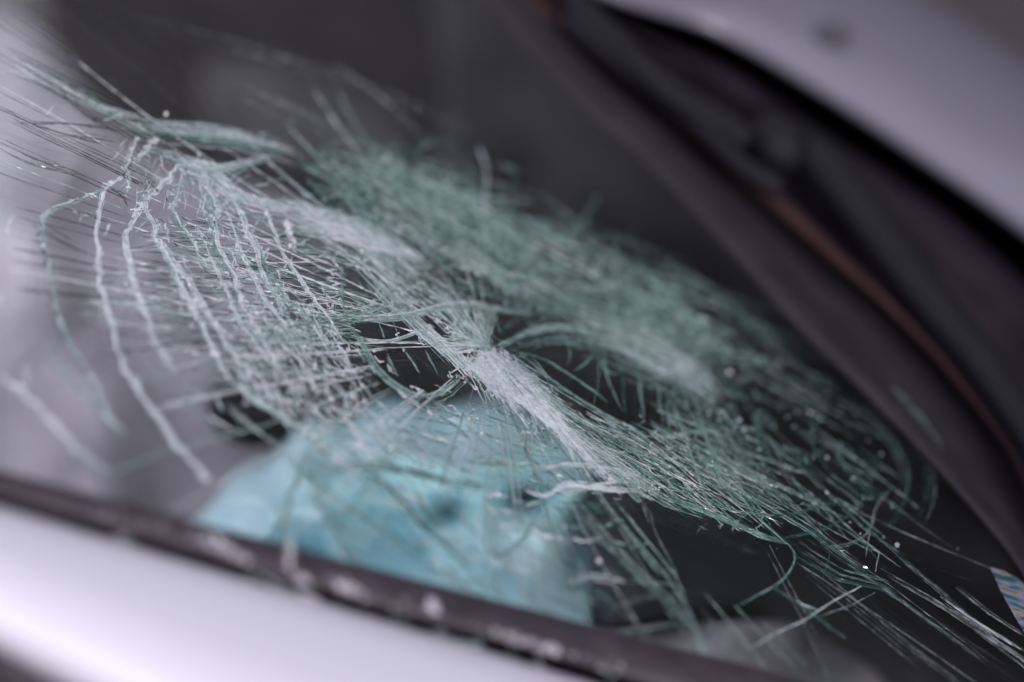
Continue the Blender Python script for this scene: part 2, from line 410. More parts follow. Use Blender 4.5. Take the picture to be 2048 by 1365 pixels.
# ------------------------------------------------------------------ pale blue sheet behind the glass
def blue_mat():
    m, t, b = mat('pale_blue_sheet'); n = t.nodes; l = t.links
    tcn = n.new('ShaderNodeTexCoord'); nn = n.new('ShaderNodeTexNoise'); nn.inputs['Scale'].default_value = 9; nn.inputs['Detail'].default_value = 3
    l.new(tcn.outputs['Object'], nn.inputs['Vector'])
    rp = n.new('ShaderNodeValToRGB'); rp.color_ramp.elements[0].position = .35; rp.color_ramp.elements[1].position = .65
    rp.color_ramp.elements[0].color = (.50, .75, .82, 1); rp.color_ramp.elements[1].color = (.68, .86, .91, 1)
    l.new(nn.outputs[0], rp.inputs[0]); l.new(rp.outputs[0], b.inputs['Base Color'])
    b.inputs['Roughness'].default_value = .4
    return m
def blue_sheet():
    top = spline([(360, 1080), (425, 1010), (480, 940), (550, 905), (610, 845), (690, 850), (770, 805), (880, 822), (980, 800), (1080, 835), (1182, 865)], 90)
    bot = spline([(330, 1200), (470, 1250), (600, 1290), (800, 1350), (1000, 1390), (1100, 1410), (1181, 1420)], 90)
    rows = []
    for i in range(70):
        t = i/69; c = lin(top, bot, t); h = []
        for x, y in c:
            v = -.185+.02*math.sin(math.pi*t)
            r1 = 1-abs(noise.noise(Vector((x*.0052+y*.003, y*.0065-x*.002, 3.1))))*2
            r2 = 1-abs(noise.noise(Vector((x*.011, y*.012, 9.4))))*2
            v -= .09*max(0, (600-x)/240)**1.3+.05*max(0, 1-t*5)
            v += .028*r1+.008*r2*abs(r2)
            v -= .07*math.exp(-((x-1045)**2/45**2+(y-1005)**2/28**2))
            v -= .05*math.exp(-((x-880)**2/50**2+(y-1030)**2/32**2))
            h.append(v)
        rows.append(plane_pt(c[:, 0], c[:, 1], np.array(h)))
    o = loft('blue_sheet', rows, blue_mat(), None, thick=.002)
    tag(o, 'crumpled pale blue sheet inside the car behind the shattered windscreen', 'sheet')
blue_sheet()

# ------------------------------------------------------------------ fractures
class Cracks:
    def __init__(s): s.V = []; s.F = []; s.M = []; s.n = 0
    def strand(s, pts, w=.0005, d=.0016, m=TEAL, jit=2.0, step=9, h=-.0006, taper=.25, smooth=False, rad=.5):
        """One sliver of fracture: a three sided splinter that follows pts (pixels) in the glass."""
        P = np.asarray(pts, float)
        ln = np.linalg.norm(np.diff(P, axis=0), axis=1).sum()
        n = int(max(3, ln/step)+1)
        P = spline(P, n) if (smooth and len(P) > 2) else resample(P, n)
        if jit > 0:
            T = np.gradient(P, axis=0); T /= np.maximum(np.linalg.norm(T, axis=1), 1e-6)[:, None]
            q = np.stack([-T[:, 1], T[:, 0]], -1)
            a = rng.normal(0, 1, n)
            walk = np.convolve(rng.normal(0, 1, n+8), np.ones(9)/3, 'valid')
            P = P+q*((.22*a+.7*walk)*jit)[:, None]
        C = S(P[:, 0], P[:, 1], h)
        T = np.gradient(C, axis=0); T /= np.maximum(np.linalg.norm(T, axis=1), 1e-9)[:, None]
        B = np.cross(T, N); B /= np.maximum(np.linalg.norm(B, axis=1), 1e-9)[:, None]
        t = np.linspace(0, 1, n)
        tp = np.clip(np.minimum(t, 1-t)/max(taper, 1e-3), .12, 1) if taper > 0 else np.ones(n)
        r = tp*np.clip(1+rad*rng.normal(0, 1, n), .3, 2.4)
        lean = rng.normal(0, .35, n)
        a = C+B*(w*r/2)[:, None]; b = C-B*(w*r/2)[:, None]
        c = C-N*(d*tp*rng.uniform(.6, 1.2, n))[:, None]+B*(d*lean)[:, None]
        v = np.empty((3*n, 3)); v[0::3] = a; v[1::3] = b; v[2::3] = c
        s.V.append(v); o = s.n
        for i in range(n-1):
            i0, i1 = o+3*i, o+3*i+3
            s.F += [(i0, i0+1, i1+1, i1), (i0+1, i0+2, i1+2, i1+1), (i0+2, i0, i1, i1+2)]
            s.M += [m]*3
        s.n += 3*n
    def chip(s, px, py, size, m=FROST, h=-.0008, stretch=1.0, ang=0.0):
        """A small broken flake, a squashed tetrahedron."""
        c = S(np.array([px]), np.array([py]), h)[0]
        e1 = np.cross(N, [0, 0, 1.0]); e1 /= np.linalg.norm(e1); e2 = np.cross(N, e1)
        q = rng.normal(0, 1, (4, 3)); q /= np.linalg.norm(q, axis=1)[:, None]
        q[:, 0] *= stretch; ca, sa = math.cos(ang), math.sin(ang)
        v = c+size*((q[:, 0]*ca-q[:, 1]*sa)[:, None]*e1+(q[:, 0]*sa+q[:, 1]*ca)[:, None]*e2+.7*q[:, 2][:, None]*N)
        s.V.append(v); o = s.n; s.n += 4
        s.F += [(o, o+1, o+2), (o, o+2, o+3), (o, o+3, o+1), (o+1, o+3, o+2)]; s.M += [m]*4
    def build(s, name, parent, kind=None, label=None):
        o = mesh_obj(name, W(np.concatenate(s.V)), s.F, CM, parent, smooth=False, idx=s.M)
        return tag(o, label, kind=kind)
def pick(**kw):
    k = list(kw); w = np.array([kw[x] for x in k], float)
    return {'f': FROST, 't': TEAL, 'd': DEEP, 'h': HAIR, 'l': LINE, 'v': VEIL}[k[rng.choice(len(k), p=w/w.sum())]]
def in_poly(p, poly):
    x, y = p; r = False; n = len(poly)
    for i in range(n):
        x1, y1 = poly[i]; x2, y2 = poly[i-1]
        if (y1 > y) != (y2 > y) and x < (x2-x1)*(y-y1)/(y2-y1)+x1: r = not r
    return r
HOLES = [[(703, 648), (800, 640), (810, 668), (715, 676)], [(735, 700), (830, 690), (900, 735), (895, 770), (845, 785), (790, 765)],
         [(985, 632), (1060, 632), (1062, 660), (1020, 684), (985, 660)],
         [(1020, 700), (1090, 672), (1190, 695), (1290, 755), (1320, 830), (1265, 850), (1180, 815), (1080, 745)],
         [(690, 515), (730, 545), (755, 580), (690, 585)]]
HOLES = [[tuple(np.mean(h, 0)+(np.array(p)-np.mean(h, 0))*.84) for p in h] for h in HOLES]     # fine cracks reach into the gaps
HOLES.append([(1225, 1010), (1300, 1004), (1500, 1078), (1552, 1108), (1560, 1150), (1480, 1205), (1400, 1225), (1340, 1120)])
def holed(p): return rng.uniform() > .10 and any(in_poly(p, h) for h in HOLES)
def sample(poly):
    P = np.asarray(poly, float); lo, hi = P.min(0), P.max(0)
    while True:
        p = rng.uniform(lo, hi)
        if in_poly(p, poly) and not holed(p): return p
def field(cr, poly, n, ang, spread, ln, w, d, mats, jit=1.5, curve=0.0):
    """n slivers in poly; ang(p) gives the running direction in degrees (down is positive)."""
    for _ in range(n):
        p = sample(poly); a = R((ang(p) if callable(ang) else ang)+rng.normal(0, spread))
        l = rng.uniform(*ln); k = R(rng.normal(0, curve)); pts = [p]
        for i in range(5):
            q = pts[-1]+np.array([math.cos(a), math.sin(a)])*l/5; a += k/5+(R(rng.normal(0, 9)) if rng.uniform() < .2 else 0)
            if holed(q): break
            pts.append(q)
        if len(pts) < 3: continue
        cr.strand(pts, w=rng.uniform(*w), d=rng.uniform(*d), m=pick(**mats), jit=jit)
def net(cr, poly, n, ang, aspect, w, d, mats, jit=.6, links=3):
    """Broken plate: random nodes in poly joined to their nearest neighbours, cells stretched along ang."""
    P = np.array([sample(poly) for _ in range(n)]); a = R(ang); c, s_ = math.cos(a), math.sin(a)
    Q = np.stack([(P[:, 0]*c+P[:, 1]*s_)/aspect, -P[:, 0]*s_+P[:, 1]*c], -1)
    done = set()
    for i in range(n):
        for j in np.argsort(((Q-Q[i])**2).sum(1))[1:links+1]:
            e = (min(i, j), max(i, j))
            if e in done: continue
            done.add(e); m_ = (P[i]+P[j])/2
            if holed(m_): continue
            q = P[j]-P[i]; m_ = m_+np.array([-q[1], q[0]])*rng.normal(0, .05)
            cr.strand([P[i]-q*.03, m_, P[j]+q*.03], w=rng.uniform(*w), d=rng.uniform(*d), m=pick(**mats), jit=jit, taper=.04, step=7)
def bundle(cr, pts, n, width, w, d, mats, jit=1.5, trim=.35, smooth=True, fan=1.0):
    """n near-parallel slivers along pts within +-width pixels (fan scales the width at the far end)."""
    B = spline(pts, 24) if (len(pts) > 2 and smooth) else resample(pts, 24)
    T = np.gradient(B, axis=0); T /= np.linalg.norm(T, axis=1)[:, None]; q = np.stack([-T[:, 1], T[:, 0]], -1)
    for _ in range(n):
        o0, o1 = rng.normal(0, .5, 2)*width; o1 = (.6*o0+.4*o1)*fan
        a, b = rng.uniform(0, trim), 1-rng.uniform(0, trim)
        i0, i1 = int(a*23), max(int(b*23), int(a*23)+3)
        seg = (B+q*np.linspace(o0, o1, 24)[:, None])[i0:i1+1]
        cr.strand(seg, w=rng.uniform(*w), d=rng.uniform(*d), m=pick(**mats), jit=jit)
def rope(cr, pts, width=5, n=6, mats=dict(f=4, t=1), w=(.0002, .0007), chips=1.0, size=(.0003, .0013), d=(.0005, .0016)):
    """A crushed ring crack: a few ragged strands wound together with flakes along them."""
    P0 = spline(pts, 60) if len(pts) > 2 else resample(pts, 60)
    T0 = np.gradient(P0, axis=0); T0 /= np.linalg.norm(T0, axis=1)[:, None]
    kink = np.interp(np.arange(60), np.arange(0, 60, 3), rng.normal(0, 1, 20))
    pts = P0+np.stack([-T0[:, 1], T0[:, 0]], -1)*(kink*width*.75)[:, None]
    bundle(cr, pts, max(3, n//2), width*.5, w, d, mats, jit=1.6, trim=.03)
    bundle(cr, pts, n//2+1, width*.9, w, d, mats, jit=1.6, trim=.4)
    bundle(cr, pts, n, width*1.3, (.00012, .0004), (.0003, .001), mats, jit=1.8, trim=.45)
    L_ = np.linalg.norm(np.diff(np.asarray(pts, float), axis=0), axis=1).sum()
    B = spline(pts, 200) if len(pts) > 2 else resample(pts, 200)
    T = np.gradient(B, axis=0); dens = np.convolve(rng.uniform(0, 1, 240), np.ones(25)/25, 'same')[20:220]
    dens = np.clip((dens-.46)*9, .05, 1)
    for _ in range(int(L_*.42*chips)):
        i = rng.choice(200, p=dens/dens.sum()); p = B[i]+rng.normal(0, width*.6, 2)
        cr.chip(p[0], p[1], rng.uniform(*size), m=pick(**mats), stretch=1.7, ang=-math.atan2(T[i][1], T[i][0]))

# ---- ring cracks on the left (each one a fracture of its own)
rings = [
 (dict(width=3, n=5, mats=dict(t=3, f=1, d=1), chips=.35), [(210, 378), (160, 398), (100, 420), (82, 440), (92, 500), (102, 560), (118, 640), (150, 705), (185, 760), (215, 800)]),
 (dict(width=3, n=3, mats=dict(t=2, f=1), chips=.2), [(185, 760), (215, 830), (255, 870)]),
 (dict(width=4, n=7, mats=dict(f=5, t=1), chips=.9), [(245, 350), (215, 368), (205, 385), (196, 440), (195, 500), (200, 560), (215, 620), (232, 680), (255, 745)]),
 (dict(width=5, n=6, mats=dict(f=4, t=1), chips=1.0), [(255, 745), (290, 800), (325, 850), (355, 890), (385, 925), (420, 952)]),
 (dict(width=5, n=7, mats=dict(f=4, t=1), chips=.9), [(300, 385), (275, 420), (258, 455), (256, 500), (264, 550), (280, 600), (300, 650), (322, 700), (335, 730)]),
 (dict(width=6, n=9, mats=dict(f=5, t=1), chips=1.3), [(284, 390), (300, 440), (325, 490), (348, 540), (370, 590), (395, 640), (420, 690), (445, 735), (475, 770)]),
 (dict(width=5, n=7, mats=dict(f=4, t=1), chips=1.1), [(320, 475), (345, 520), (380, 570), (410, 610), (440, 660), (470, 715), (505, 760)]),
 (dict(width=4, n=5, mats=dict(f=3, t=2), chips=.8), [(372, 330), (355, 380), (352, 430), (375, 470), (400, 510), (420, 550)]),
 (dict(width=6, n=8, mats=dict(f=4, t=2), chips=1.2), [(400, 330), (425, 400), (430, 460), (440, 510), (460, 550), (480, 600), (505, 650), (535, 690)]),
 (dict(width=6, n=8, mats=dict(f=4, t=2), chips=1.2), [(435, 345), (465, 390), (485, 440), (505, 490), (525, 540), (548, 590), (585, 640), (620, 690)]),
 (dict(width=5, n=6, mats=dict(f=1), chips=1.5), [(572, 440), (580, 465), (590, 495)]),
 (dict(width=4, n=5, mats=dict(t=2, f=2), chips=.7), [(500, 470), (520, 500), (535, 540), (570, 590), (620, 640), (670, 700)]),
 (dict(width=3, n=4, mats=dict(f=3, t=2), chips=.7), [(455, 420), (470, 470), (490, 520), (515, 575), (560, 640), (600, 700)]),
 (dict(width=3, n=4, mats=dict(f=3, t=2), chips=.6), [(395, 450), (415, 500), (450, 570), (480, 640), (520, 700), (560, 745)]),
 (dict(width=3, n=4, mats=dict(f=4, t=1), chips=.7), [(520, 400), (545, 450), (575, 520), (610, 570), (660, 640), (690, 690)]),
 (dict(width=4, n=5, mats=dict(f=4, t=1), chips=.8), [(370, 325), (340, 350), (318, 372), (305, 392)]),
 (dict(width=4, n=5, mats=dict(f=4, t=1), chips=.7), [(275, 275), (262, 310), (255, 345), (262, 378), (250, 388)]),
 (dict(width=4, n=5, mats=dict(f=4, t=1), chips=.7), [(315, 280), (290, 300), (270, 330)]),
 (dict(width=5, n=6, mats=dict(f=3, t=2), chips=.8), [(445, 740), (500, 790), (560, 830), (620, 870), (680, 920)]),
 (dict(width=4, n=4, mats=dict(t=3, d=1), chips=.4), [(620, 905), (585, 980), (570, 1060), (578, 1110), (610, 1165)]),
 (dict(width=4, n=3, mats=dict(f=2, t=3), chips=.15), [(0, 745), (60, 800), (130, 870), (190, 930)]),
]
for kw, pts in rings:
    c = Cracks(); rope(c, pts, **kw); c.build('ring_crack', screen)

web = Cracks()
TH = (.0002, .0004); FI = (.00012, .00026); DD = (.0002, .0006)
# top left: long thin dark lines over the mirrored sky, some catching light
for pts, n, wd in [([(-20, 85), (110, 150), (230, 215), (300, 260)], 5, 9), ([(-20, 130), (100, 175), (190, 240), (290, 300)], 7, 12),
                   ([(-20, 205), (60, 245), (110, 262), (250, 300)], 4, 5), ([(-20, 245), (60, 245), (160, 250), (270, 268)], 5, 5),
                   ([(-20, 285), (60, 325), (150, 350), (205, 375)], 6, 9), ([(90, 400), (170, 425), (250, 450)], 4, 8),
                   ([(210, 370), (240, 385), (262, 420)], 4, 5), ([(100, 262), (200, 275), (255, 290)], 4, 8), ([(20, 400), (120, 470), (230, 520)], 3, 14)]:
    bundle(web, pts, n, wd, FI, DD, dict(h=5, l=1, d=.4), jit=1.0)
for pts, n, wd in [([(0, 105), (130, 180), (270, 250), (400, 330)], 16, 26), ([(100, 160), (200, 215), (330, 250)], 9, 14), ([(0, 150), (50, 148), (110, 175)], 3, 4)]:
    bundle(web, pts, n, wd, FI, DD, dict(t=3, f=2, h=2), jit=1.6)
# ---- the spider web proper: spokes from the impact, and ring cracks that kink at every spoke
E1 = np.cross(N, [0, 0, 1.0]); E1 /= np.linalg.norm(E1); E1 *= np.sign(E1[0]); E2 = np.cross(N, E1); E2 *= np.sign(E2[1])
C3 = plane_pt(975., 692.)
def polar(r, a):
    p = C3+np.multiply.outer(np.asarray(r)*np.cos(a), E1)+np.multiply.outer(np.asarray(r)*np.sin(a), E2)
    return np.stack([1024+p[..., 0]/-p[..., 2]/TX*1024, 682.5-p[..., 1]/-p[..., 2]/TX*1024], -1)
NS = 132
ANG = np.sort((np.arange(NS)+rng.uniform(-.42, .42, NS))/NS*2*math.pi-math.pi)
R1 = np.clip(rng.gamma(6, .026, NS), .06, .32)
def wob(a, k): return .10*noise.noise(Vector((math.cos(a)*1.3+k*.9, math.sin(a)*1.3, k*.37)))
def side(a, r):
    # angle: 0 = along E1 to the lower right, pi = towards the left rings, + = away from the camera
    c = math.cos(a)
    if c < -.2: return dict(f=5, t=2) if math.sin(a) < .35 else dict(f=2, t=4, d=1)
    if math.sin(a) > .3: return dict(v=6, t=1.5, d=1)
    if math.sin(a) < -.3 and c < .6: return dict(f=4, t=4, d=1)
    return dict(t=4, d=2, l=1)
def spoke_angle(i, r): return ANG[i]+.05*noise.noise(Vector((i*1.7, r*14, 2.2)))
def seen_ok(q): return -60 < q[0] < 2110 and -60 < q[1] < 1420 and not holed(q)
R1 = np.where(np.sin(ANG) > .3, np.minimum(R1, rng.uniform(.07, .22, NS)), R1); R1 = np.where((np.cos(ANG) > .4) & (np.sin(ANG) < 0), np.minimum(R1, .19)*np.where(rng.uniform(size=NS) < .5, 1, .45), R1)
for i in range(NS):
    r0 = rng.choice([.012, .03, .05, .075]); r1 = R1[i]
    rs = np.arange(r0, r1, .011)
    if len(rs) < 3: continue
    pts = np.array([polar(r, spoke_angle(i, r)) for r in rs]); run = []
    for q in list(pts)+[None]:
        if q is not None and seen_ok(q): run.append(q)
        else:
            if len(run) > 2:
                for _ in range(rng.integers(1, 4)):
                    sh = rng.normal(0, 2.2, 2)
                    web.strand(np.array(run)+sh, w=rng.uniform(*FI), d=rng.uniform(*DD), m=pick(**side(ANG[i], r1)), jit=.35, taper=.06, rad=.35)
            run = []
# long spokes that run on to the edge of the glass
for i in range(0, NS):
    c = math.cos(ANG[i])
    if (c < -.80 and math.sin(ANG[i]) < .5 and rng.uniform() < .85) or (c > .72 and math.sin(ANG[i]) < .25 and rng.uniform() < .34):
        rs = np.arange(.15, rng.uniform(.28, .46), .02); pts = np.array([polar(r, spoke_angle(i, r*.4)) for r in rs])
        pts = np.array([q for q in pts if seen_ok(q)])
        if len(pts) < 3: continue
        for _ in range(rng.integers(1, 4)):
            web.strand(pts+rng.normal(0, 5, 2), w=rng.uniform(*FI), d=rng.uniform(.0002, .0004), m=HAIR if c < 0 else pick(l=4, d=1), jit=.2, taper=.08, rad=.25, step=14)
RING = np.array([.016, .024, .033, .043, .053, .063, .073, .083, .093, .103, .113, .123, .134, .146, .158, .172, .188, .205])
for k, rr in enumerate(RING):
    for i in range(NS):
        j = (i+1) % NS; a = ANG[i]; s_, c = math.sin(a), math.cos(a)
        p = .78-.16*max(0, (rr-.09)/.06)
        if c < -.3 and rr > .115: p *= .55
        if c > .2: p = max(p, .74) if rr < .14 else 0
        if c < -.3 and rr > .15: p *= .35
        if s_ > .3: p *= min(1, max(.04, (.165-rr)/.10))
        if noise.noise(Vector((c*3, s_*3, k*.8))) < -.12: p *= .15
        if rng.uniform() > p: continue
        b = ANG[j]+(2*math.pi if j == 0 else 0)
        ra, rb = rr*(1+wob(a, k))+rng.normal(0, .0012), rr*(1+wob(b, k))+rng.normal(0, .0012)
        q0, q1 = polar(ra, a), polar(rb, b)
        if not (seen_ok(q0) and seen_ok(q1)) or np.linalg.norm(q1-q0) > 140: continue
        mid = (q0+q1)/2+rng.normal(0, 1.5, 2)
        for _ in range(rng.integers(1, 4)):
            sh = rng.normal(0, 1.6, 2)
            web.strand([q0+sh, mid+sh+rng.normal(0, 1, 2), q1+sh], w=rng.uniform(.00014, .0004), d=rng.uniform(.0003, .0009), m=pick(**side(a, rr)), jit=.5, taper=.05, step=6)
        for _ in range(rng.integers(0, 4)):
            t = rng.uniform(); q = q0*(1-t)+q1*t
            web.chip(q[0], q[1], rng.uniform(.0002, .0007), m=pick(**side(a, rr)), stretch=1.5)
# the shoulder: pale streaks where the rings meet
bundle(web, [(240, 255), (330, 262), (450, 275), (560, 300), (620, 330)], 46, 18, TH, DD, dict(f=3, t=3, d=1), jit=2)
bundle(web, [(300, 300), (360, 320), (430, 340), (520, 320), (600, 300)], 26, 12, TH, DD, dict(f=3, t=3, d=1), jit=2.5)
bundle(web, [(360, 315), (420, 345), (480, 390), (540, 410), (640, 425)], 40, 14, TH, DD, dict(f=4, t=2), jit=2.5)
field(web, [(350, 310), (430, 320), (470, 400), (420, 420), (360, 380)], 150, 60, 45, (15, 60), TH, DD, dict(f=3, t=2), jit=2)
field(web, [(245, 270), (330, 270), (340, 400), (250, 400)], 70, 70, 60, (15, 50), FI, DD, dict(f=2, t=2, h=1), jit=2)
# ladder between the rings
def rad_ang(p, c=(1050, 640)): return math.degrees(math.atan2(c[1]-p[1], c[0]-p[0]))
field(web, [(205, 500), (300, 440), (560, 420), (700, 640), (640, 760), (470, 760), (330, 700), (240, 640)], 420, lambda p: rad_ang(p)*.35, 7, (25, 120), FI, DD, dict(t=4, f=2, h=3, d=1), jit=.4)
field(web, [(120, 560), (420, 620), (470, 800), (300, 780), (160, 700)], 60, lambda p: rad_ang(p)*.5, 6, (40, 140), FI, DD, dict(t=3, f=1, h=2), jit=.9)
field(web, [(480, 380), (640, 420), (760, 520), (690, 640), (540, 470)], 90, 12, 5, (30, 120), FI, DD, dict(t=3, f=2, l=1), jit=1)
field(web, [(300, 430), (460, 430), (520, 560), (360, 520)], 40, 60, 40, (12, 55), FI, DD, dict(t=4, f=2, d=1), jit=1)
net(web, [(300, 430), (460, 430), (560, 560), (640, 680), (520, 700), (360, 520)], 120, 20, 1.6, FI, DD, dict(t=4, f=2, d=1))
# the milky patch left of the folds
MILK = [(470, 620), (560, 560), (640, 610), (700, 690), (740, 790), (690, 850), (600, 830), (500, 780), (430, 700)]
field(web, MILK, 110, 55, 10, (40, 150), TH, DD, dict(f=4, t=3), jit=1.2)
net(web, MILK, 260, 50, 2, TH, DD, dict(f=4, t=3), jit=1.2)
field(web, [(560, 600), (700, 590), (740, 660), (740, 760), (640, 740)], 60, 24, 14, (20, 70), FI, DD, dict(t=4, f=2), jit=2)
for _ in range(500):
    p = sample(MILK); web.chip(p[0], p[1], rng.uniform(.0003, .0010), m=pick(f=3, t=2), stretch=1.6, ang=-R(55))
# pale crest that runs from the shoulder into the spine
bundle(web, [(560, 400), (640, 430), (720, 460), (810, 500), (880, 560)], 60, 26, TH, DD, dict(f=4, t=3), jit=2)
bundle(web, [(600, 430), (680, 470), (780, 500), (860, 520)], 50, 14, TH, DD, dict(f=5, t=1), jit=2)
field(web, [(600, 430), (760, 470), (930, 600), (860, 640), (740, 560), (640, 500)], 130, 40, 7, (40, 160), FI, DD, dict(t=4, f=2), jit=.5)
# green blurred far wall of the dent
FAR = [(590, 310), (640, 290), (700, 300), (780, 315), (940, 400), (1080, 440), (1150, 490), (1290, 540), (1380, 620), (1400, 680), (1250, 670), (1120, 620), (1000, 580), (880, 500), (760, 450), (640, 410)]
field(web, FAR, 240, 27, 7, (60, 260), (.0002, .0006), (.0004, .0014), dict(v=7, t=2, d=1, f=.4), jit=1.5)
field(web, [(590, 300), (680, 268), (800, 285), (930, 350), (1000, 440), (900, 480), (760, 440), (640, 400)], 110, 30, 25, (30, 140), (.0003, .0007), (.0005, .0015), dict(v=5, t=2, d=2), jit=1.5)
net(web, FAR, 300, 27, 3, (.0002, .0005), (.0003, .001), dict(v=5, t=2, d=1, f=.5))
field(web, [(1000, 400), (1250, 470), (1450, 600), (1600, 740), (1560, 800), (1350, 650), (1150, 560)], 70, 30, 6, (80, 260), (.0002, .0005), DD, dict(v=5, t=1, d=1), jit=1)
for pts, n in [([(620, 320), (760, 380), (900, 440), (1050, 520), (1150, 600)], 30), ([(700, 300), (850, 360), (1000, 440), (1120, 540)], 26), ([(860, 470), (960, 520), (1060, 600)], 34)]:
    bundle(web, pts, n, 26, (.0003, .0006), DD, dict(v=4, t=2, f=1), jit=1.2)
field(web, [(860, 480), (960, 470), (1100, 560), (1120, 640), (1000, 610), (900, 560)], 40, 60, 30, (15, 60), TH, DD, dict(t=4, d=2, f=1), jit=1)
net(web, [(860, 480), (960, 470), (1100, 560), (1120, 640), (1000, 610), (900, 560)], 130, 50, 1.8, TH, DD, dict(t=4, d=2, f=1), jit=1)
field(web, [(600, 300), (680, 250), (860, 270), (1150, 410), (1420, 560), (1600, 720), (1500, 720), (1150, 500), (900, 390)], 60, 28, 10, (60, 220), FI, DD, dict(v=6, d=1), jit=1)
# faint long streaks above it
for pts, n, wd in [([(180, 20), (420, 70), (640, 140), (860, 220), (1060, 330)], 2, 30), ([(420, 150), (600, 230), (800, 320)], 4, 30), ([(640, 120), (760, 200), (900, 330)], 3, 16)]:
    bundle(web, pts, n, wd, FI, DD, dict(l=1), jit=1.0)
# folds round the dark windows
bundle(web, [(640, 630), (707, 640), (810, 634), (913, 612), (1037, 622), (1092, 627)], 40, 9, FI, DD, dict(t=4, f=2, d=1), jit=.5)
bundle(web, [(560, 655), (640, 645), (700, 632), (780, 612), (850, 600)], 30, 16, FI, DD, dict(t=4, f=1, d=1), jit=.5)
bundle(web, [(715, 678), (775, 684), (830, 668), (880, 655)], 12, 4, TH, DD, dict(t=3, f=1), jit=.5)
bundle(web, [(686, 640), (720, 682), (748, 730), (793, 772), (844, 793), (882, 782), (930, 748)], 20, 7, FI, DD, dict(t=4, d=1, f=1), jit=.5)
bundle(web, [(690, 505), (735, 555), (780, 600), (830, 650), (880, 700), (940, 760)], 34, 20, FI, DD, dict(t=3, f=2, d=1), jit=.5)
bundle(web, [(800, 620), (850, 665), (905, 710), (960, 770)], 46, 17, FI, DD, dict(f=4, t=2), jit=.5)
bundle(web, [(860, 560), (910, 620), (960, 690)], 22, 22, FI, DD, dict(t=4, f=1), jit=.5)
bundle(web, [(686, 507), (684, 570), (690, 640)], 7, 4, FI, DD, dict(t=3, d=1), jit=.5)
for a, b in [((735, 545), (760, 590)), ((755, 640), (775, 700)), ((785, 640), (800, 690)), ((770, 700), (800, 770)), ((800, 690), (850, 765)), ((730, 690), (760, 740)), ((845, 690), (885, 770)), ((715, 560), (735, 590)), ((990, 640), (1000, 670))]:
    bundle(web, [a, ((a[0]+b[0])/2+2, (a[1]+b[1])/2), b], 3, 2, FI, DD, dict(t=3, l=1, d=1), jit=.5)
# fan above the spine apex
APEX = np.array([974., 692.])
for _ in range(110):
    a = R(rng.uniform(165, 285)); l = rng.uniform(35, 110)
    q = APEX+np.array([math.cos(a), math.sin(a)*.85])*l
    if holed((APEX+q)/2): continue
    web.strand([APEX+rng.normal(0, 5, 2), (APEX+q)/2+rng.normal(0, 4, 2), q], w=rng.uniform(.0002, .0004), d=.0012, m=pick(t=4, f=2, d=1), jit=.5)
# the crushed spine
SP1 = [(975, 690), (1010, 700), (1045, 735), (1080, 790), (1130, 850), (1172, 908), (1150, 900), (1090, 835), (1020, 775), (930, 738), (925, 715), (950, 700)]
field(web, SP1, 800, 46, 6, (30, 140), (.00010, .00022), (.0002, .0005), dict(f=5, t=2), jit=.4)
net(web, SP1, 220, 46, 3, (.0001, .00022), DD, dict(f=4, t=2))
field(web, SP1, 140, 20, 60, (8, 35), (.0001, .0002), DD, dict(f=4, t=2), jit=.8)
for _ in range(520):
    p = sample(SP1); web.chip(p[0], p[1], rng.uniform(.0001, .00045), m=pick(f=5, t=1), stretch=1.8, ang=-R(47))
bundle(web, [(900, 705), (960, 745), (1030, 790), (1100, 845), (1170, 905)], 60, 9, FI, DD, dict(f=5, t=1), jit=1.5)
bundle(web, [(1030, 720), (1090, 785), (1160, 840), (1240, 880)], 26, 10, FI, DD, dict(t=4, d=2, f=1), jit=1.5)
bundle(web, [(930, 750), (890, 785), (860, 800)], 14, 7, FI, DD, dict(t=4, f=2), jit=2)
# right hand window: rim and the tangle inside
bundle(web, [(985, 700), (1030, 678), (1069, 659), (1138, 655), (1207, 680), (1280, 728)], 44, 7, FI, DD, dict(t=5, d=1, f=1), jit=.6)
bundle(web, [(1010, 697), (1080, 680), (1150, 680), (1230, 705)], 14, 6, FI, DD, dict(t=3, d=3), jit=.6)
for pts, n in [([(1010, 697), (1080, 716), (1131, 745), (1190, 785), (1241, 827)], 9), ([(1010, 700), (1040, 720), (1064, 750)], 6), ([(1030, 700), (1110, 765), (1180, 812), (1250, 850)], 12),
               ([(1120, 655), (1140, 700), (1131, 745)], 3), ([(1131, 745), (1170, 725), (1207, 682)], 3), ([(1195, 680), (1198, 750), (1185, 815)], 3), ([(1207, 682), (1213, 752), (1247, 830)], 4), ([(1250, 705), (1248, 780), (1255, 850)], 3),
               ([(1270, 720), (1278, 770), (1290, 850)], 3), ([(1315, 745), (1318, 800), (1325, 860)], 3), ([(1345, 800), (1370, 860), (1385, 895)], 4), ([(1285, 740), (1280, 790), (1292, 820)], 3), ([(1055, 707), (1090, 745), (1100, 790)], 3), ([(1185, 690), (1220, 745), (1265, 728)], 3)]:
    bundle(web, pts, n, 3.5, (.0002, .0005), DD, dict(t=4, d=3), jit=.6)
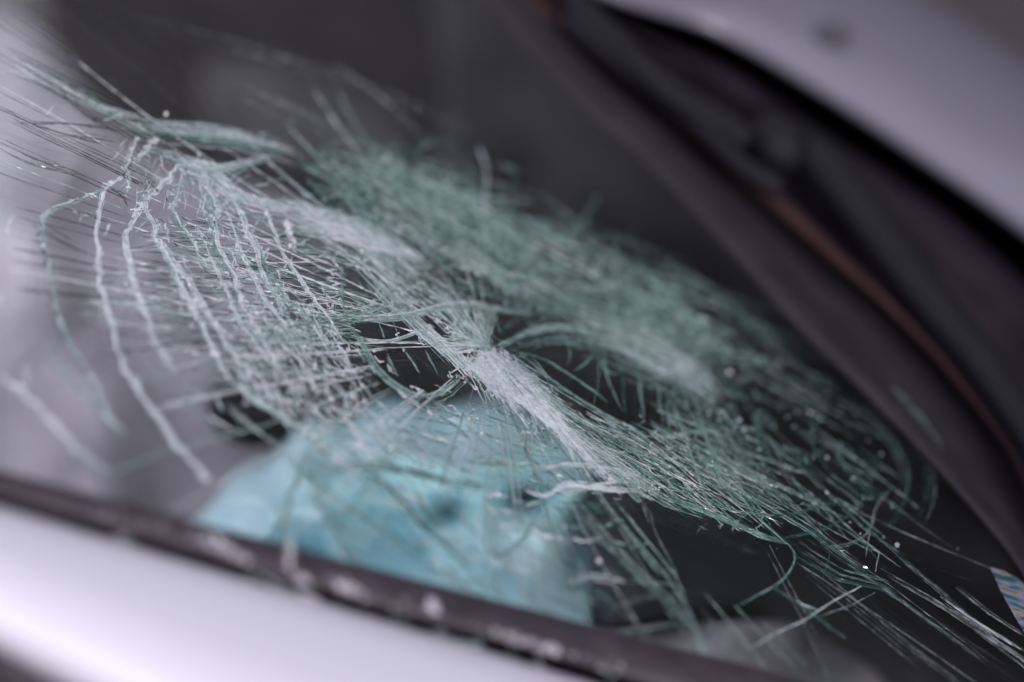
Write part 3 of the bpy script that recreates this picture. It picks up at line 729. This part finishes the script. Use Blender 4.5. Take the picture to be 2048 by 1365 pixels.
# lower sheet of parallel slivers and the irregular net on it
LOW = [(1080, 790), (1180, 825), (1300, 850), (1400, 870), (1500, 955), (1440, 985), (1310, 988), (1230, 960), (1170, 905)]
field(web, LOW, 300, 32, 5, (40, 180), (.0001, .00024), (.0002, .0005), dict(t=4, f=2, d=2), jit=.4)
net(web, LOW, 190, 32, 2.2, (.00014, .0003), DD, dict(t=5, f=2))
bundle(web, [(1120, 850), (1200, 905), (1270, 950), (1310, 985)], 40, 14, FI, DD, dict(f=3, t=3), jit=1.2)
bundle(web, [(1050, 976), (1092, 992), (1135, 970), (1224, 980), (1301, 983)], 20, 4, (.0003, .0007), DD, dict(f=5, t=1), jit=1.6)
bundle(web, [(1040, 940), (1124, 930), (1224, 938), (1301, 975)], 30, 6, FI, DD, dict(f=4, t=2), jit=1.6)
bundle(web, [(1120, 995), (1190, 970), (1260, 965), (1305, 980)], 12, 4, FI, DD, dict(f=4, t=2), jit=1.6)
for _ in range(90):
    p = rng.normal(0, 1, 2)*[14, 8]+[1298, 978]; web.chip(p[0], p[1], rng.uniform(.0003, .0008), m=pick(f=4, t=1))
# foggy crest on the far side of the window
bundle(web, [(1130, 640), (1230, 665), (1320, 710), (1395, 765), (1450, 830)], 130, 44, (.0003, .0006), DD, dict(t=4, f=2, v=4), jit=1.5)
bundle(web, [(1300, 720), (1360, 740), (1400, 775)], 40, 26, (.0003, .0007), DD, dict(f=4, t=3), jit=1.5)
field(web, [(1280, 740), (1420, 730), (1520, 820), (1560, 930), (1440, 940), (1350, 860)], 40, 52, 12, (40, 160), FI, DD, dict(t=4, d=3), jit=.6)
net(web, [(1280, 740), (1420, 730), (1520, 820), (1560, 930), (1440, 940), (1350, 860)], 110, 55, 2.2, FI, DD, dict(t=4, d=3))
for _ in range(260):
    p = rng.normal(0, 1, 2)*[190, 85]; p = np.array([1500+p[0]*.85-p[1]*.5, 800+p[0]*.5+p[1]*.85])
    if 1330 < p[0] < 1800: web.chip(p[0], p[1], rng.uniform(.0004, .0013), m=pick(t=4, f=1, d=2), h=.0004)
field(web, [(1330, 780), (1500, 760), (1720, 880), (1800, 960), (1720, 1040), (1560, 1000), (1420, 940)], 26, 40, 5, (80, 260), FI, DD, dict(t=3, d=4, l=1), jit=.4)
net(web, [(1380, 900), (1500, 800), (1720, 900), (1780, 970), (1700, 1040), (1560, 1010)], 90, 42, 3.5, FI, DD, dict(t=3, d=4, l=1), jit=.4)
# radial lines running to the lower right corner
for pts, n, wd, mats in [
    ([(1310, 985), (1424, 1028), (1524, 1072), (1590, 1092)], 20, 8, dict(t=3, d=3, l=1)),
    ([(1380, 900), (1480, 980), (1614, 1058), (1740, 1150)], 9, 12, dict(l=2, t=2, d=2)),
    ([(1464, 873), (1560, 985), (1680, 1100), (1760, 1165)], 7, 9, dict(l=3, d=2, t=1)),
    ([(1570, 945), (1650, 1020), (1700, 1090)], 6, 8, dict(d=3, l=2)), ([(1600, 930), (1720, 1050), (1830, 1130)], 3, 8, dict(l=3, d=1)),
    ([(1590, 1095), (1680, 1150), (1764, 1170), (1810, 1200)], 10, 16, dict(l=3, d=2)),
    ([(1600, 1110), (1700, 1195), (1844, 1313), (1960, 1400)], 4, 9, dict(l=4, h=1)), ([(1590, 1125), (1690, 1205), (1830, 1320), (1880, 1365)], 3, 9, dict(l=4, h=1)),
    ([(1620, 1070), (1760, 1165), (1930, 1290), (1990, 1340)], 5, 12, dict(l=4, d=1)), ([(1760, 1140), (1880, 1210), (2048, 1320), (2120, 1370)], 5, 9, dict(l=4)),
    ([(1800, 1115), (1890, 1190), (1960, 1250)], 4, 5, dict(l=4)), ([(1880, 1195), (1960, 1250), (2060, 1310)], 5, 7, dict(l=4, f=1)), ([(1950, 1255), (2048, 1330), (2120, 1390)], 6, 12, dict(l=4)),
    ([(1900, 1160), (1980, 1225), (2080, 1290)], 3, 7, dict(l=4)),
    ([(1529, 1093), (1604, 1238), (1654, 1348), (1680, 1400)], 2, 2, dict(l=4)), ([(1538, 1090), (1615, 1235), (1664, 1340)], 2, 2, dict(l=4)),
    ([(1129, 983), (1174, 1033), (1264, 1133), (1374, 1238), (1419, 1328)], 9, 14, dict(t=4, l=1, d=1)), ([(1199, 993), (1334, 1153), (1384, 1233), (1420, 1330)], 6, 8, dict(t=3, d=2, l=1)),
    ([(1225, 995), (1290, 1075), (1350, 1150), (1385, 1230)], 4, 7, dict(t=3, d=2, l=2)), ([(1294, 1003), (1309, 1063), (1344, 1128), (1375, 1220)], 3, 4, dict(l=3, t=1)),
    ([(1285, 1003), (1300, 1050)], 2, 2, dict(l=3)),
    ([(1089, 1268), (1200, 1266), (1284, 1258), (1379, 1243)], 6, 5, dict(t=4, l=1)), ([(1379, 1243), (1400, 1290), (1430, 1345)], 6, 6, dict(t=4)), ([(1200, 1225), (1290, 1195), (1400, 1180)], 3, 5, dict(l=3, d=1)),
    ([(1579, 1088), (1592, 1118), (1564, 1163), (1504, 1198), (1474, 1214)], 10, 3.5, dict(d=4, t=2)),
    ([(1489, 1303), (1560, 1262), (1604, 1243), (1634, 1223), (1674, 1198), (1734, 1166)], 10, 2.5, dict(f=2, t=3, l=2)),
    ([(1640, 1232), (1700, 1212), (1760, 1180)], 4, 3, dict(l=3, t=1)),
    ([(1589, 1198), (1610, 1210), (1640, 1222)], 4, 2, dict(f=1, l=1)), ([(1622, 1230), (1632, 1205)], 2, 1, dict(d=1)),
    ([(1650, 1095), (1699, 1088), (1739, 1063), (1754, 1013), (1794, 968)], 7, 4, dict(l=3, t=2)), ([(1739, 1063), (1734, 1098), (1730, 1120)], 4, 2, dict(f=1, l=2)),
    ([(1738, 1098), (1760, 1102), (1749, 1153)], 4, 2, dict(l=3, f=1)), ([(1700, 1090), (1690, 1110), (1700, 1130)], 2, 1, dict(d=1)), ([(1660, 1108), (1650, 1140), (1645, 1158)], 3, 2, dict(d=1, l=1)),
    ([(1344, 803), (1380, 900), (1414, 1003), (1447, 1052)], 8, 3, dict(t=4, f=1)), ([(1380, 770), (1410, 870), (1440, 960), (1490, 1030)], 9, 5, dict(t=4, d=1)), ([(1430, 960), (1480, 990), (1510, 1030), (1590, 1100)], 8, 6, dict(t=3, d=2)),
    ([(1400, 1000), (1480, 1022), (1530, 1029), (1570, 1026)], 5, 4, dict(t=3, d=2)), ([(1395, 1050), (1420, 1062)], 2, 2, dict(l=1)), ([(1392, 1072), (1400, 1055), (1420, 1045)], 2, 1, dict(l=1)),
    ([(1560, 1080), (1650, 1060), (1720, 1020)], 4, 6, dict(d=1)), ([(1480, 1030), (1580, 1030), (1680, 1000)], 4, 8, dict(d=1)),
    ([(1330, 870), (1420, 860), (1440, 880), (1420, 920), (1390, 950)], 9, 10, dict(t=3, f=1)),
    ]:
    bundle(web, pts, n, wd, (.00009, .0002), (.00015, .0004), mats, jit=.3, trim=.12, smooth=(len(pts) > 4))
# faint outer rings on the right
for pts, n in [([(1700, 740), (1800, 840), (1850, 920), (1862, 985), (1840, 1050)], 9), ([(1640, 760), (1760, 850), (1815, 930), (1810, 1000), (1770, 1075)], 9), ([(1760, 760), (1850, 850), (1900, 940)], 7)]:
    bundle(web, pts, n, 18, FI, DD, dict(d=3, t=2, l=2), jit=1.5)
# thin net over the blue sheet
BL = [(560, 830), (700, 800), (860, 800), (1040, 800), (1150, 880), (1180, 960), (1060, 985), (860, 950), (700, 940), (600, 900)]
field(web, BL, 80, 28, 10, (40, 150), FI, DD, dict(t=3, l=2, d=2, h=1), jit=.8)
net(web, BL, 120, 26, 2.2, FI, DD, dict(t=3, l=2, d=1))
for _ in range(70):
    p = sample(BL); web.chip(p[0], p[1], rng.uniform(.0004, .0010), m=pick(f=3, t=2))
field(web, [(480, 900), (640, 900), (900, 980), (1150, 1000), (1180, 1200), (900, 1180), (640, 1080)], 46, 34, 14, (60, 220), FI, DD, dict(t=2, h=3, l=1, d=1), jit=1.5)
for pts, n in [([(600, 830), (700, 900), (800, 1000), (900, 1100), (1020, 1220)], 8), ([(520, 860), (600, 940), (720, 1030), (850, 1120)], 6), ([(640, 940), (760, 930), (900, 960), (1050, 985)], 8), ([(820, 960), (860, 1030), (930, 1080)], 4), ([(1060, 830), (1062, 860), (1055, 930)], 4), ([(1090, 1000), (1040, 1080), (960, 1130)], 3)]:
    bundle(web, pts, n, 9, (.0003, .0006), DD, dict(t=3, d=2, h=2), jit=1.5)
for pts, n in [([(430, 790), (500, 850), (600, 930)], 4), ([(60, 640), (110, 720), (180, 800), (240, 860)], 4), ([(330, 720), (400, 830), (480, 900)], 3)]:
    bundle(web, pts, n, 8, TH, DD, dict(t=3, f=1), jit=1.5)
web.build('crack_web', screen, kind='stuff')

# ---- powdered glass lying on the seal
flk = Cracks()
for x, y, sx, sy, n in [(430, 1085, 36, 13, 100), (475, 1110, 34, 10, 40), (578, 1112, 8, 30, 90), (606, 1160, 14, 9, 70), (690, 1172, 36, 11, 80), (868, 1214, 11, 10, 80), (1040, 1280, 50, 8, 80), (1100, 1297, 16, 8, 50), (760, 1200, 160, 22, 40), (300, 1050, 160, 14, 20), (1200, 1330, 60, 14, 20)]:
    for _ in range(n):
        p = np.array([x, y])+rng.normal(0, .55, 2)*[sx, sy]; p[1] += (p[0]-x)*.27
        flk.chip(p[0], p[1], rng.uniform(.0003, .0009), m=FROST, h=.0052)
flk.build('glass_powder', seal, kind='stuff')

# ------------------------------------------------------------------ sticker in the corner of the screen
def sticker():
    m, t, b = mat('printed_sticker'); n = t.nodes; l = t.links
    tcn = n.new('ShaderNodeTexCoord'); mp = n.new('ShaderNodeMapping'); mp.inputs['Scale'].default_value = (40, 170, 70)
    nn = n.new('ShaderNodeTexNoise'); nn.inputs['Scale'].default_value = 1.6; nn.inputs['Detail'].default_value = 2
    l.new(tcn.outputs['Object'], mp.inputs[0]); l.new(mp.outputs[0], nn.inputs['Vector'])
    rp = n.new('ShaderNodeValToRGB'); e = rp.color_ramp.elements
    cols = [(.30, (.005, .05, .05)), (.40, (.02, .03, .035)), (.46, (.04, .11, .13)), (.52, (.08, .08, .14)), (.57, (.14, .14, .19)), (.62, (.16, .10, .01)), (.68, (.01, .07, .07))]
    e[0].position, e[0].color = cols[0][0], cols[0][1]+(1,); e[1].position, e[1].color = cols[-1][0], cols[-1][1]+(1,)
    for p_, c_ in cols[1:-1]: x = e.new(p_); x.color = c_+(1,)
    l.new(nn.outputs[0], rp.inputs[0]); l.new(rp.outputs[0], b.inputs['Base Color']); b.inputs['Roughness'].default_value = .5
    P = [(1980, 1134), (2010, 1143), (2048, 1168), (2110, 1215), (2110, 1390), (2075, 1310), (2030, 1235), (2000, 1180)]
    q = np.array(P, float); top = S(q[:, 0], q[:, 1], .0012); bot = S(q[:, 0], q[:, 1], .0007)
    k = len(P); Fc = [tuple(range(k)), tuple(range(2*k-1, k-1, -1))]+[(i, k+i, k+(i+1) % k, (i+1) % k) for i in range(k)]
    o = mesh_obj('sticker', W(np.vstack([top, bot])), Fc, m, smooth=False)
    tag(o, 'colourful printed sticker at the lower right corner of the windscreen', 'sticker')
sticker()

# ------------------------------------------------------------------ loose crumbs of glass on the screen
def crumb(px, py, r, m, label):
    V = [Vector((0, 0, 1)), Vector((0, 0, -.8)), Vector((1, .2, 0)), Vector((.2, .9, .2)), Vector((-.8, .4, -.1)), Vector((-.5, -.8, .15)), Vector((.5, -.8, -.1))]
    c = S(np.array([px]), np.array([py]), r*.8)[0]
    V = [np.array(c)+r*rng.uniform(.8, 1.2)*np.array(v) for v in V]
    Fc = [(0, 2, 3), (0, 3, 4), (0, 4, 5), (0, 5, 6), (0, 6, 2), (1, 3, 2), (1, 4, 3), (1, 5, 4), (1, 6, 5), (1, 2, 6)]
    o = mesh_obj('glass_crumb', W(np.array(V)), Fc, m, smooth=False)
    tag(o, label, 'glass crumb', 'loose crumbs of glass on the windscreen')
crumb(1794, 1090, .0011, M_teal, 'green glass crumb lying right of the bent crack at the lower right')
crumb(1197, 1122, .0010, M_frost, 'pale glass crumb just right of the blue sheet')
crumb(332, 228, .0010, M_frost, 'pale glass crumb above the shoulder of the ring cracks')
crumb(1915, 1098, .0009, M_hair, 'dark grey glass crumb nearest the sticker')
